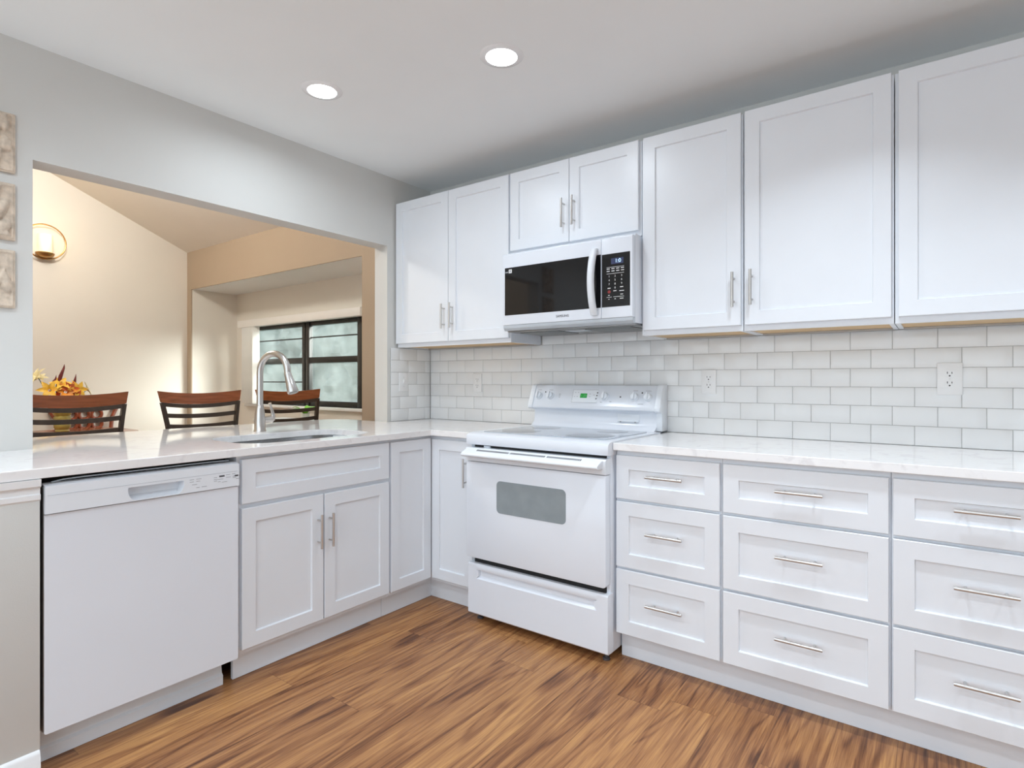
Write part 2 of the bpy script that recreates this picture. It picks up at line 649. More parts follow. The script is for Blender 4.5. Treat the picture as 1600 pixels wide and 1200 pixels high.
# ------------------------------------------------------------------ setting
fl = MB().box(XS - .2, ROOM_X, ROOM_Y - .6, 0.62, -.06, 0).done('floor', M_FLOOR)
struct(fl)
struct(MB().box(0.0, ROOM_X, ROOM_Y, 0.0, CEIL, CEIL + .1).done('ceiling', M_CEIL))
struct(MB().box(-.12, ROOM_X, 0.0, .15, 0, CEIL + .1).done('wall_back', M_WALL))
struct(MB().box(ROOM_X, ROOM_X + .12, ROOM_Y, .15, 0, CEIL + .1).done('wall_right', M_WALL))
b = MB()
b.box(-WT, 0, ROOM_Y, OPY0, 0, 4.5)
b.box(-WT, 0, OPY1, 0.0, 0, 4.5)
b.box(-WT, 0, OPY0, OPY1, OPZ, 4.5)
b.box(-WT, 0, OPY0, OPY1, 0, ZC0 - .001)
struct(b.done('wall_left', M_WALL))
# half wall beyond the dishwasher, with its cap moulding and baseboard
struct(MB().box(.01, .643, -3.6, -2.343, 0, ZC0 - .002, .002).done('wall_half', M_WALL))
prof = [(.641, .838), (.652, .838), (.654, .846), (.660, .852), (.660, .866), (.655, .870), (.656, .886), (.666, .893), (.667, .9145), (.641, .9145)]
b = MB().prism([(p[0] - .012, p[1]) for p in prof], -3.6, -2.343, 'Y')
struct(b.done('trim_1', M_TRIM))
prof = [(.641, .001), (.657, .001), (.657, .060), (.653, .068), (.653, .074), (.647, .082), (.641, .084)]
struct(MB().prism(prof, -3.6, -2.345, 'Y').done('baseboard_half', M_TRIM))

# dining room
SL = .45
b = MB().box(XS - .12, XS, -4.2, .0, 0, 4.6)
struct(b.done('wall_dining_far', M_DWALL))
BX0, BX1, BZ, BD = -3.56, -.74, 2.185, .50
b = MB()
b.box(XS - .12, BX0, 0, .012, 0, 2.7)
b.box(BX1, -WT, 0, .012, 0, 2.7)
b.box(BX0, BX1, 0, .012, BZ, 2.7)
struct(b.done('wall_dining_window', M_DWALL_SHADED))
WX0, WX1, WZ0, WZ1 = -3.27, -1.33, .955, 1.80
b = MB()
b.box(XS - .12, BX0, .012, BD + .1, 0, 2.7)
b.box(BX1, -WT - .001, .012, BD + .1, 0, 2.7)
b.box(BX0, WX0, BD, BD + .1, 0, BZ + .1)
b.box(WX1, BX1, BD, BD + .1, 0, BZ + .1)
b.box(WX0, WX1, BD, BD + .1, WZ1, BZ + .1)
b.box(WX0, WX1, BD, BD + .1, 0, WZ0)
struct(b.done('wall_bay', M_DWALL))
struct(MB().box(BX0, BX1, .012, BD, BZ, 2.7).done('ceiling_bay', M_CEIL))
struct(MB().prism([(0.12, CEIL), (-4.2, CEIL + SL * 4.2), (-4.2, CEIL + SL * 4.2 + .12), (.12, CEIL + .12)], XS - .12, -WT, 'X').done('ceiling_dining', M_DCEIL))
struct(MB().box(XS, -WT, -4.32, -4.2, 0, 4.6).done('wall_dining_side', M_DWALL))
struct(MB().box(WX0 - .05, WX1 + .05, BD - .045, BD + .02, WZ0 - .028, WZ0, .004).done('trim_sill', M_TRIM))

# window
win = bpy.data.objects.new('window_1', None)
COL.objects.link(win)
win['kind'] = 'structure'
yf0, yf1 = BD + .01, BD + .06
b = MB()
MX0, MX1 = -2.31, -2.19
for (x0, x1) in ((WX0, WX0 + .06), (MX0, MX0 + .052), (MX0 + .064, MX1), (WX1 - .11, WX1 - .045), (WX1 - .032, WX1)):
    b.box(x0, x1, yf0, yf1, WZ0, WZ1, .003)
b.box(WX0, WX1, yf0 + .012, yf1, WZ0, WZ0 + .055, .003)
b.box(WX0, WX1, yf0 + .012, yf1, WZ1 - .04, WZ1, .003)
b.box(WX0, WX1, yf0 + .006, yf1 - .004, 1.385, 1.443, .003)
b.box(MX0 + .05, MX0 + .066, yf0 + .02, yf1 - .005, WZ0, WZ1)
b.box(WX1 - .046, WX1 - .03, yf0 + .02, yf1 - .005, WZ0, WZ1)
struct(b.done('window_frame', M_WINFRAME, win))
b = MB()
for z in (1.638, 1.195):
    b.box(WX0 + .06, MX0, yf0 + .02, yf0 + .03, z - .006, z + .006)
b.box(MX1, WX1 - .11, yf0 + .02, yf0 + .03, 1.634, 1.646)
struct(b.done('window_muntin', M_WINFRAME, win))
for (x0, x1) in ((WX0 + .05, MX0 + .01), (MX1 - .01, WX1 - .1)):
    for (z0, z1) in ((WZ0 + .05, 1.39), (1.44, WZ1 - .035)):
        struct(MB().box(x0, x1, yf0 + .032, yf0 + .036, z0, z1).done('window_pane', M_PANE, win))

# outside
struct(MB().box(-9, 5, .7, 9, -.30, -.2).done('ground', M_GROUND))
b = MB()
r = bmesh.ops.create_grid(b.bm, x_segments=90, y_segments=26, size=1)
for v in r['verts']:
    x, t = v.co.x * 5.2 - 5.0, (v.co.y + 1) / 2
    z = -.2 + t * (2.85 - 1.15 * max(0, min(1, (x + 4.3) / .9)))
    d = mnoise.fractal(Vector((x * 1.7, z * 1.9, 3.1)), 1.0, 2.0, 5)
    v.co = Vector((x, 3.1 + .35 * d + .25 * t * t, z + (.3 * mnoise.noise(Vector((x * 2.1, 0, 0))) if t > .9 else 0)))
top = [v for v in r['verts'] if v.co.z > 1.9]
hd = b.done('garden_hedge', M_HEDGE)
tag(hd, 'pale grey-green hedge blurred behind the dining window', 'hedge', kind='stuff')

# ------------------------------------------------------------------ backsplash
TW, TH, G = .1534, .0800, .0020
X0T = 1.8641


def tile(b, a0, a1, z0, z1, side):
    t = .0075
    if side == 'back':
        b.box(a0 + G / 2, a1 - G / 2, -t, -.002, z0 + G / 2, z1 - G / 2, .0014, 2)
    else:
        b.box(.002, t, a0 + G / 2, a1 - G / 2, z0 + G / 2, z1 - G / 2, .0014, 2)


b = MB()
XR = 3.9
for r in range(7):
    z0, z1 = ZC1 + .001 + r * TH, ZC1 + .001 + (r + 1) * TH
    off = 0 if r % 2 == 0 else TW / 2
    if r == 5:
        z1 = min(z1, 1.4305)
    lo, hi = .0085, XR
    if r == 6:
        lo, hi, z1 = .945, 1.722, z0 + .055
    k = math.floor((lo - X0T - off) / TW)
    while X0T + off + k * TW < hi:
        a0, a1 = max(lo, X0T + off + k * TW), min(hi, X0T + off + (k + 1) * TW)
        if a1 - a0 > .012:
            tile(b, a0, a1, z0, z1, 'back')
        k += 1
struct(b.done('wall_tile_back', M_TILE))
b = MB().box(.0085, XR, -.0050, -.0012, ZC1 + .001, 1.428)
b.box(.945, 1.722, -.0050, -.0012, 1.428, 1.483)
struct(b.done('wall_grout_back', M_GROUT))
b = MB()
for r in range(6):
    z0, z1 = ZC1 + .001 + r * TH, ZC1 + .001 + (r + 1) * TH
    off = .0755 if r % 2 == 0 else 0
    e = [-.366]
    y = -.366 + (TW if r % 2 == 0 else TW / 2)
    while y < -.012:
        e.append(y)
        y += TW
    e.append(-.0085)
    for a0, a1 in zip(e, e[1:]):
        if a1 - a0 > .012:
            tile(b, a0, a1, z0, min(z1, 1.428), 'left')
struct(b.done('wall_tile_left', M_TILE))
struct(MB().box(.0012, .0050, -.366, -.006, ZC1 + .001, 1.426).done('wall_grout_left', M_GROUT))

# ------------------------------------------------------------------ countertops and sink
SKX, SKY, SKW, SKD = .335, -1.275, .69, .42     # centre, width along y, depth along x


def rrect(cx, cy, w, d, r, n=8):
    return round_poly([(cx - d / 2, cy - w / 2), (cx + d / 2, cy - w / 2), (cx + d / 2, cy + w / 2), (cx - d / 2, cy + w / 2)], r, n)


outer = round_poly([(DEP, -3.6), (DEP, -DEP), (.936, -DEP), (.936, -.001), (.001, -.001), (.001, OPY1 - .001),
                    (-.52, OPY1 - .001), (-.58, OPY0 + .001), (.001, OPY0 + .001), (.001, -3.6)],
                   [0, .01, 0, 0, 0, 0, .16, .02, 0, 0])
ct = slab('countertop', outer, [rrect(SKX, SKY, SKW, SKD, .13, 10)[::-1]], ZC0, ZC1, M_QUARTZ)
tag(ct, 'glossy white quartz countertop with the sink cutout, running through the wall opening', 'countertop', 'quartz countertops')
ct2 = slab('countertop', [(1.737, -DEP), (XR, -DEP), (XR, -.001), (1.737, -.001)], [], ZC0, ZC1, M_QUARTZ)
tag(ct2, 'straight white quartz countertop above the drawer cabinets, right of the range', 'countertop', 'quartz countertops')

sk = thing('kitchen_sink', 'stainless undermount sink below the oval cutout beside the tall faucet', 'sink', (SKX, SKY, ZC0 - .002))
rings = []
for (ins, z, r) in ((-.007, 0, .135), (-.005, 0, .13), (-.005, -.012, .13), (.002, -.16, .115), (.03, -.185, .09), (.10, -.19, .05)):
    rings.append([(p[0], p[1], z) for p in rrect(0, 0, SKW - 2 * ins, SKD - 2 * ins, r, 8)])
b = MB().ring_loft(rings, cap=False)
b.bm.faces.new([b.bm.verts.new(p) for p in rings[-1]])
bmesh.ops.remove_doubles(b.bm, verts=b.bm.verts, dist=1e-5)
b.done('basin', M_SINK, sk, fix=False)
MB().lathe([(.045, -.189), (.045, -.186), (.035, -.185), (.03, -.188), (.0, -.188)][:-1], n=24).done('drain', M_DARKSTEEL, sk)

# faucet
fa = thing('kitchen_faucet', 'brushed nickel gooseneck faucet with side lever at the sink', 'faucet', (-.012, -1.255, ZC1), radians(12))
b = MB().lathe([(.031, 0), (.031, .004), (.028, .008), (.0275, .05), (.0255, .09), (.0215, .118), (.019, .13), (.0165, .138)], n=28)
b.done('body', M_STEEL, fa)
pts = [(0, 0, .13), (0, 0, .22), (0, 0, .310)]
R = .098
for k in range(1, 15):
    a = pi - (pi - radians(-6)) * k / 14 * .985
    pts.append((R + R * cos(a), 0, .310 + R * sin(a)))
hx, hz = pts[-1][0], pts[-1][2]
MB().tube(pts, .0165, 16).done('spout', M_STEEL, fa)
tx = Vector((pts[-1][0] - pts[-2][0], 0, pts[-1][2] - pts[-2][2])).normalized()
tx = Vector((.36, 0, -.93)).normalized()
p0 = Vector(pts[-1])
b = MB().tube([p0 - tx * .002, p0 + tx * .006, p0 + tx * .012, p0 + tx * .06, p0 + tx * .100, p0 + tx * .106], [.0175, .019, .018, .0235, .0285, .026], 20)
b.done('spray_head', M_STEEL, fa)
MB().tube([p0 + tx * .1055, p0 + tx * .1085], [.0225, .021], 18).done('spray_nozzle', M_DARKSTEEL, fa)
b = MB().tube([(0, .015, .058), (0, .075, .058), (0, .079, .058)], [.0195, .0195, .016], 18)
b.done('valve_stub', M_STEEL, fa)
b = MB().tube([(0, .078, .058), (.002, .086, .075), (.004, .080, .10), (.006, .066, .13), (.008, .058, .146)], [.017, .013, .008, .0065, .0085], 12)
b.done('lever', M_STEEL, fa)


# ------------------------------------------------------------------ cabinets
def pull(parent, x, y, z, L=.155, vertical=False):
    """Bar pull with two posts; y is the face it stands on (looks to -y)."""
    b = MB()
    r, so, half = .006, .032, .064 / 1.3
    if vertical:
        b.tube([(x, y - so, z - L / 2), (x, y - so, z + L / 2)], r, 12)
        for s in (-half, half):
            b.tube([(x, y + .0005, z + s), (x, y - so, z + s)], .0042, 10)
    else:
        b.tube([(x - L / 2, y - so, z), (x + L / 2, y - so, z)], r, 12)
        for s in (-half, half):
            b.tube([(x + s, y + .0005, z), (x + s, y - so, z)], .0042, 10)
    return b.done('handle', M_STEEL, parent)


def carcase(parent, x0, x1, kick0=None, kick1=None, z1=ZC0 - .002):
    b = MB()
    fy = -FACE + .0195
    b.box(x0, x1, fy, -.004, .118, z1, .0008, 1)
    b.done('carcase', M_CAB, parent)
    MB().box(kick0 if kick0 is not None else x0, kick1 if kick1 is not None else x1, -KICK, -KICK + .016, 0.001, .117).done('toe_kick', M_CAB, parent)


D1, D2, D3 = (.708, .894), (.415, .696), (.127, .404)
GAP = .006
for (x0, x1, lab) in (
        (1.736, 2.188, 'narrow white base cabinet with three drawers beside the range'),
        (2.188, 2.737, 'wide white base cabinet with three drawers, second right of the range'),
        (2.737, 3.245, 'white three-drawer base cabinet cut off by the right picture edge')):
    w = x1 - x0
    t = thing('drawer_cabinet', lab, 'cabinet', (x0, 0, 0), 0, 'three-drawer base cabinets')
    carcase(t, 0.0005, w - .0005, 0, w)
    for (z0, z1) in (D1, D2, D3):
        d = MB().shaker(GAP, w - GAP, z0, z1, -FACE).done('drawer', M_CAB, t)
        pull(d, w / 2 + (0 if w < .5 or x0 < 2.5 else -.012), -FACE + .009, {D1: .813, D2: .574, D3: .2775}[(z0, z1)])
        # the pull stands on the recessed panel

R90 = pi / 2
t = thing('sink_cabinet', 'white base cabinet under the sink with two doors and a false drawer front', 'cabinet', (0, -1.7115, 0), R90)
w = 1.7115 - .925
b = MB()
fy = -FACE + .0195
b.box(0, .018, fy, -.004, .118, ZC0 - .002)
b.box(w - .018, w, fy, -.004, .118, ZC0 - .002)
b.box(.018, w - .018, fy, fy + .019, .118, ZC0 - .002)
b.box(.018, w - .018, fy + .019, -.004, .118, .136)
b.done('carcase', M_CAB, t)
MB().box(.012, w, -KICK, -KICK + .016, .001, .117, .001, 1).done('toe_kick', M_CAB, t)
MB().shaker(.013, w - .008, .721, .900, -FACE).done('false_drawer_front', M_CAB, t)
mid = .395
dL = MB().shaker(.013, mid - .003, .138, .703, -FACE).done('door', M_CAB, t)
dR = MB().shaker(mid + .003, w - .008, .138, .703, -FACE).done('door', M_CAB, t)
pull(dL, mid - .033, -FACE, .543, .15, True)
pull(dR, mid + .027, -FACE, .541, .15, True)

t = thing('corner_cabinet', 'white L-shaped corner base cabinet between sink cabinet and range', 'cabinet', (0, 0, 0))
fy = FACE - .0195
b = MB().prism([(.004, -.924), (fy, -.924), (fy, -fy), (.932, -fy), (.932, -.004), (.004, -.004)], .118, ZC0 - .002, 'Z')
b.done('carcase', M_CAB, t)
b = MB().prism([(KICK - .016, -.924), (KICK, -.924), (KICK, -KICK), (.932, -KICK), (.932, -KICK + .016), (KICK - .016, -KICK + .016)], .001, .117, 'Z')
b.done('toe_kick', M_CAB, t)
d = MB().shaker(-.918, -.6335, .137, .900, -FACE, rail=.055).done('door', M_CAB, t)
d.rotation_euler = (0, 0, R90)
d = MB().shaker(.6335, .927, .137, .895, -FACE, rail=.055).done('door', M_CAB, t)
pull(d, .890, -FACE, .735, .15, True)

UD, UZ0, UZ1 = .33, 1.454, 2.368


def wall_cabinet(x0, x1, z0, z1, lab, doors, pulls, group='white wall cabinets'):
    w = x1 - x0
    t = thing('wall_cabinet', lab, 'cabinet', (x0, 0, 0), 0, group)
    fy = -UD + .0195
    zb = z0 - .024
    b = MB()
    b.box(.0008, .017, fy, -.008, zb, z1 - .002)
    b.box(w - .017, w - .0008, fy, -.008, zb, z1 - .002)
    b.box(.017, w - .017, fy, fy + .02, zb, z1 - .002)
    b.box(.017, w - .017, fy + .02, -.008, z1 - .02, z1 - .002)
    b.box(.017, w - .017, -.014, -.0085, zb + .03, z1 - .02)
    b.done('carcase', M_CAB, t)
    MB().box(.017, w - .017, fy + .02, -.014, zb + .005, zb + .018).done('bottom_panel', M_CABIN, t)
    MB().box(.017, w - .017, -.045, -.0145, zb - .003, zb + .0045).done('rear_shade_strip', M_CABGREY, t)  # strip coloured grey for the shadow at the rear of the underside
    for i, (a, c) in enumerate(doors):
        d = MB().shaker(a, c, z0, z1, -UD).done('door', M_CAB, t)
        if pulls[i]:
            pull(d, pulls[i][0], -UD, pulls[i][1], .15, True)
    return t


wall_cabinet(.010, .938, UZ0, UZ1, 'white two-door wall cabinet in the corner left of the microwave',
             [(.002, .4635), (.4665, .922)], [(.436, 1.604), (.503, 1.607)])
wall_cabinet(.939, 1.7195, 1.936, UZ1, 'short white two-door wall cabinet directly above the microwave',
             [(.005, .3845), (.3875, .770)], [(.357, 2.084), (.420, 2.088)])
wall_cabinet(1.7215, 2.187, UZ0, UZ1, 'white single-door wall cabinet just right of the microwave, handle on its right side',
             [(.013, .459)], [(.432, 1.606)])
wall_cabinet(2.189, 2.730, UZ0, UZ1, 'white single-door wall cabinet with handle at its lower left corner',
             [(.008, .533)], [(.038, 1.61)])
wall_cabinet(2.732, 3.275, UZ0, UZ1, 'white wall cabinet at the right picture edge, cut off with no handle in view',
             [(.012, .531)], [(.50, 1.61)])

# ------------------------------------------------------------------ dishwasher
t = thing('dishwasher', 'white built-in dishwasher under the counter left of the sink cabinet', 'dishwasher', (0, -2.339, 0), R90)
w = .622
MB().box(.012, w - .012, -.56, -.03, .10, .905).done('tub', M_BLACKGAP, t)
MB().box(.012, w - .012, -.60, -.561, .11, .884).done('door_core', M_GREYPL, t)
b = MB().prism(round_poly([(.006, .120), (w - .004, .120), (w - .004, .800), (.006, .800)], [.006, .006, 0, 0], 4), -.601, -.6435, 'Y')
b.done('door_panel', M_APPL, t)
# console with a scooped pocket handle
zc0, zc1 = .8035, .889
hx0, hx1, hz0, hz1 = .232, .412, .806, .852
b = MB()
n = 20
yF = -.652


def bow(x):
    return yF


b.prism([(.006, zc0), (hx0, zc0), (hx0, zc1), (.006, zc1)], -.601, yF, 'Y')
b.prism([(hx1, zc0), (w - .004, zc0), (w - .004, zc1), (hx1, zc1)], -.601, yF, 'Y')
b.box(hx0, hx1, -.601, yF, hz1, zc1)
b.box(hx0, hx1, -.601, yF, zc0, hz0)
b.prism([(yF + .001, zc1 - .0005), (-.601, zc1 - .0005), (-.601, zc1 + .006), (-.63, zc1 + .005), (yF + .006, zc1 + .001)], .006, w - .004, 'X')
b.done('control_panel', M_APPL2, t)
b = MB()
b.prism([(yF, hz0 - .0005), (-.625, hz0 + .004), (-.612, hz0 + .015), (-.610, hz1), (-.606, hz1), (-.606, hz0 - .0005)], hx0, hx1, 'X')
b.done('pocket_handle', M_APPL2, t)
b = MB().prism([(hx0 - .001, hz0 - .001), (hx0 + .022, hz0 - .001), (hx0 + .010, hz0 + .006), (hx0 + .003, hz0 + .018), (hx0 - .001, hz0 + .03)], -.606, yF - .0003, 'Y')
b.done('pocket_corner', M_APPL2, t)
b = MB().prism([(hx1 + .001, hz0 - .001), (hx1 + .001, hz0 + .03), (hx1 - .003, hz0 + .018), (hx1 - .010, hz0 + .006), (hx1 - .022, hz0 - .001)], -.606, yF - .0003, 'Y')
b.done('pocket_corner', M_APPL2, t)
b = MB().box(.012, w - .012, yF - .0006, yF + .002, .8605, .8620)
b.done('console_line', M_GREYPL, t)
# printed marks beside the handle
yp = yF - .0007
for marks in (((.432, .850, .015), (.455, .850, .018), (.432, .842, .014), (.455, .842, .014), (.440, .831, .018), (.455, .819, .012), (.475, .819, .018)),
              ((.520, .846, .012), (.520, .839, .014), (.520, .833, .012), (.535, .838, .020), (.535, .829, .010), (.566, .852, .016), (.566, .842, .018), (.550, .826, .02),
               (.590, .852, .012), (.592, .843, .014), (.592, .838, .014), (.605, .832, .012))):
    b = MB()
    for (x, z, l) in marks:
        b.box(x, x + l, yp, yp + .001, z - .0008, z + .0008)
    b.done('printed_lettering', M_PRINT, t)
MB().box(.540, .560, yp, yp + .001, .846, .852).done('button', M_DARKPRINT, t)
MB().box(.600, .614, yp, yp + .001, .8415, .847).done('button', M_DARKPRINT, t)
b = MB().tube([(.03, -.618, .8965), (.06, -.62, .902), (.12, -.62, .9035), (.3, -.62, .903), (.5, -.62, .9035), (w - .03, -.62, .902)], .0022, 8)
b.done('top_strip', M_GREYPL, t)
b = MB().box(.004, .0065, -.640, -.60, .13, .89)
b.done('side_gasket', M_DARKSTEEL, t)
b = MB().prism([(-.50, .001), (-.565, .001), (-.565, .038), (-.556, .046), (-.548, .105), (-.50, .105)], .004, w - .024, 'X')
b.done('kick_plate', M_APPL2, t)

# ------------------------------------------------------------------ range
t = thing('electric_range', 'white freestanding electric range with glass cooktop below the microwave', 'range', (0, 0, 0))
rx0, rx1 = .942, 1.730
MB().box(rx0 + .004, rx1 - .002, -.655, -.03, .035, .897, .003).done('body', M_APPL, t)
MB().box(rx0 + .02, rx1 - .02, -.664, -.655, .29, .897).done('front_cavity', M_BLACKGAP, t)
# cooktop rim with a rounded front lip
prof = [(-.115, .9525), (-.64, .9525), (-.672, .949), (-.688, .941), (-.692, .930), (-.692, .900), (-.688, .894), (-.60, .894), (-.115, .894)]
b = MB().prism(prof, rx0 - .004, rx1 + .004, 'X')
b.done('cooktop_rim', M_APPL, t)
b = MB().prism(round_poly([(rx0 + .045, -.632), (rx1 - .045, -.632), (rx1 - .045, -.150), (rx0 + .045, -.150)], .03, 6), .952, .9555, 'Z')
b.done('cooktop_glass', M_COOKGLASS, t)
for (x, y, r) in ((1.135, -.485, .10), (1.135, -.25, .078), (1.535, -.49, .115), (1.535, -.25, .078)):
    b = MB().lathe([(r, .9556), (r, .9560), (r - .004, .9561), (.001, .9561)], (x, y, 0), 40)
    b.done('burner', M_BURNER, t)
# backguard
bx0, bx1 = .917, 1.728
prof = [(-.012, .9), (-.118, .953), (-.105, .962), (-.088, .975), (-.080, .992), (-.078, 1.040), (-.082, 1.050), (-.108, 1.054), (-.114, 1.060), (-.114, 1.071), (-.108, 1.080),
        (-.068, 1.183), (-.060, 1.189), (-.012, 1.189)]
b = MB().prism(prof, rx0 - .002, bx1 - .027, 'X')
b.done('backguard', M_APPL, t)
b = MB().prism([(-.010, .954), (-.086, .954), (-.082, 1.045), (-.105, 1.050), (-.1185, 1.058), (-.1185, 1.072), (-.112, 1.084), (-.072, 1.186), (-.062, 1.193), (-.010, 1.193)], bx1 - .028, bx1 + .002, 'X', .002)
b.done('backguard_end_cap', M_APPL2, t)
b = MB().prism([(-.010, 1.045), (-.079, 1.045), (-.105, 1.050), (-.1185, 1.058), (-.1185, 1.072), (-.112, 1.084), (-.072, 1.186), (-.062, 1.193), (-.010, 1.193)], bx0, rx0 + .005, 'X', .002)
b.done('backguard_end_cap', M_APPL2, t)
# control face: plane from (-.108,1.080) to (-.068,1.183)
fz0, fy0 = 1.080, -.108
fl_ = math.hypot(.040, .103)
ud = Vector((0, .040, .103)).normalized()
nd = Vector((0, -.103, .040)).normalized()


def face_pt(x, z, off=0.0):
    s = (z - fz0) / ud.z
    return Vector((x, fy0, fz0)) + ud * s + nd * off


def face_rect(b, x0, x1, z0, z1, o0, o1):
    c = [face_pt(x0, z0, o0), face_pt(x1, z0, o0), face_pt(x1, z1, o0), face_pt(x0, z1, o0)]
    d = [face_pt(x0, z0, o1), face_pt(x1, z0, o1), face_pt(x1, z1, o1), face_pt(x0, z1, o1)]
    b.ring_loft([c, d])




def make_knobs():
    for x in (.979, 1.057, 1.4085, 1.582, 1.656):
        b = MB()
        c = face_pt(x, 1.127, 0)
        ex = Vector((1, 0, 0))
        rings = []
        for (r, h) in ((.023, 0.0), (.023, .004), (.020, .006), (.019, .016), (.017, .018)):
            rings.append([c + (ex * cos(2 * pi * k / 26) + ud * sin(2 * pi * k / 26)) * r + nd * h for k in range(26)])
        b.ring_loft(rings)
        q = ((-.0045, -.0195), (.0045, -.0195), (.0045, .0195), (-.0045, .0195))
        b.ring_loft([[c + ex * sx + ud * su + nd * .014 for sx, su in q], [c + ex * sx * .7 + ud * su * .95 + nd * .028 for sx, su in q]])
        b.done('knob', M_APPL2, t)


make_knobs()
b = MB()
face_rect(b, 1.205, 1.365, 1.092, 1.163, .0002, .0010)
b.done('clock_panel', M_APPL2, t)
b = MB()
for (x0, x1, z0, z1) in ((1.205, 1.365, 1.162, 1.163), (1.205, 1.206, 1.092, 1.163), (1.205, 1.365, 1.092, 1.093)):
    face_rect(b, x0, x1, z0, z1, .0004, .0015)
for (x, z, l) in ((1.218, 1.147, .008), (1.236, 1.147, .008), (1.216, 1.125, .006), (1.232, 1.125, .008), (1.310, 1.140, .010), (1.310, 1.125, .010), (1.335, 1.135, .012)):
    face_rect(b, x, x + l, z - .0009, z + .0009, .0004, .0015)
b.done('printed_lettering', M_PRINT, t)
for marks in (((.965, 1.160, .026),), ((1.043, 1.160, .026),), ((1.57, 1.160, .026),), ((1.64, 1.160, .03),), ((1.605, 1.092, .03),),
              ((1.115, 1.137, .010), (1.115, 1.128, .012), (1.115, 1.119, .010)), ((1.44, 1.100, .012),), ((1.385, 1.097, .01),)):
    b = MB()
    for (x, z, l) in marks:
        face_rect(b, x, x + l, z - .0009, z + .0009, .0004, .0015)
    b.done('knob_caption', M_PRINT, t)
b = MB()
face_rect(b, 1.2555, 1.2975, 1.118, 1.142, .0012, .0022)
disp = b.done('display', M_GREENLCD, t)
b = MB()
c = face_pt(1.2765, 1.130, .0024)
b.text('1:20', .021, c, (1, 0, 0), ud, .0003)
b.done('display_digits', M_GREENSEG, disp)
for (x, z) in ((1.0195, 1.148), (1.360, 1.147), (1.3585, 1.132), (1.3565, 1.115), (1.500, 1.127), (1.621, 1.150)):
    c = face_pt(x, z, 0)
    ex = Vector((1, 0, 0))
    b = MB()
    b.ring_loft([[c + (ex * cos(2 * pi * k / 12) + ud * sin(2 * pi * k / 12)) * r + nd * h for k in range(12)] for (r, h) in ((.0042, 0), (.0042, .0012), (.003, .0018))])
    b.done('indicator_lamp', M_DARKPRINT, t)
# small flap with rail on the lower backguard
b = MB().box(1.480, 1.605, -.0815, -.079, 1.000, 1.036, .001)
b.box(1.482, 1.603, -.092, -.080, .996, 1.003, .002)
b.done('vent_flap', M_APPL2, t)
for x in (1.50, 1.585):
    MB().tube([(x, -.09, .993), (x, -.09, .998)], .004, 10).done('vent_flap_screw', M_DARKSTEEL, t)
# oven door
dr0, dr1 = .945, 1.727
door = MB().prism(round_poly([(dr0, .330), (dr1, .330), (dr1, .8095), (dr0, .8095)], [.012, .012, 0, 0], 5), -.658, -.700, 'Y', .002).done('oven_door', M_APPL, t)
b = MB().prism(round_poly([(1.139, .572), (1.530, .572), (1.530, .728), (1.139, .728)], .022, 6), -.6995, -.7012, 'Y')
b.done('oven_window', M_OVENGLASS, door)
b = MB().prism([(-.658, .8135), (-.704, .8135), (-.7055, .822), (-.7055, .872), (-.70, .878), (-.658, .880)], dr0, dr1 + .002, 'X')
b.done('door_top_trim', M_APPL2, door)
b = MB().prism([(-.700, .838), (-.742, .838), (-.752, .842), (-.755, .848), (-.752, .855), (-.745, .859), (-.705, .876), (-.700, .876)], dr0 + .008, dr1 - .012, 'X', .002)
b.done('handle', M_APPL2, door)
b = MB()
nn = 66
for k in range(nn):
    if k in (22, 45):
        continue
    x = dr0 + .085 + k * (dr1 - dr0 - .19) / nn
    # slots lie in the sloping top of the handle
    def hp(x, s, o):
        y = -.745 + (.040) * s
        z = .859 + (.017) * s
        return Vector((x, y - .39 * o, z + .92 * o))
    a, c, w_ = .50, .82, .0058
    b.ring_loft([[hp(x, a, -.001), hp(x + w_, a, -.001), hp(x + w_, c, -.001), hp(x, c, -.001)], [hp(x, a, .0006), hp(x + w_, a, .0006), hp(x + w_, c, .0006), hp(x, c, .0006)]])
b.done('vent_slots', M_DARKPRINT, door)
b = MB().box(1.035, 1.075, -.672, -.664, .879, .889, .002)
b.done('door_latch', M_APPL2, t)
b = MB().box(rx0 + .012, rx0 + .030, -.668, -.655, .29, .897)
b.done('front_post', M_GREYPL, t)
# storage drawer with a long scooped grip
d0, d1 = .948, 1.732
prof = [(-.640, .042), (-.684, .042), (-.690, .048), (-.690, .222), (-.686, .226), (-.674, .236), (-.672, .262), (-.688, .266), (-.690, .272), (-.690, .289), (-.684, .297), (-.640, .297)]
dw = MB().prism([(-.640, .042), (-.684, .042), (-.690, .048), (-.690, .215), (-.690, .290), (-.684, .297), (-.640, .297)], d0, d0 + .052, 'X')
dw.prism([(-.640, .042), (-.684, .042), (-.690, .048), (-.690, .215), (-.690, .290), (-.684, .297), (-.640, .297)], d1 - .052, d1, 'X')
dw.prism(prof, d0 + .052, d1 - .052, 'X')
dw.prism([(d0 + .0515, .222), (d0 + .066, .236), (d0 + .066, .262), (d0 + .0515, .266)], -.690, -.66, 'Y')
dw.prism([(d1 - .0515, .222), (d1 - .0515, .266), (d1 - .066, .262), (d1 - .066, .236)], -.690, -.66, 'Y')
dw.done('storage_drawer', M_APPL, t)
for (x, y) in ((.98, -.63), (1.70, -.64), (.98, -.08), (1.70, -.08)):
    MB().lathe([(.016, .001), (.016, .010), (.007, .012), (.007, .04)], (x, y, 0), 14).done('foot', M_DARKPRINT, t)

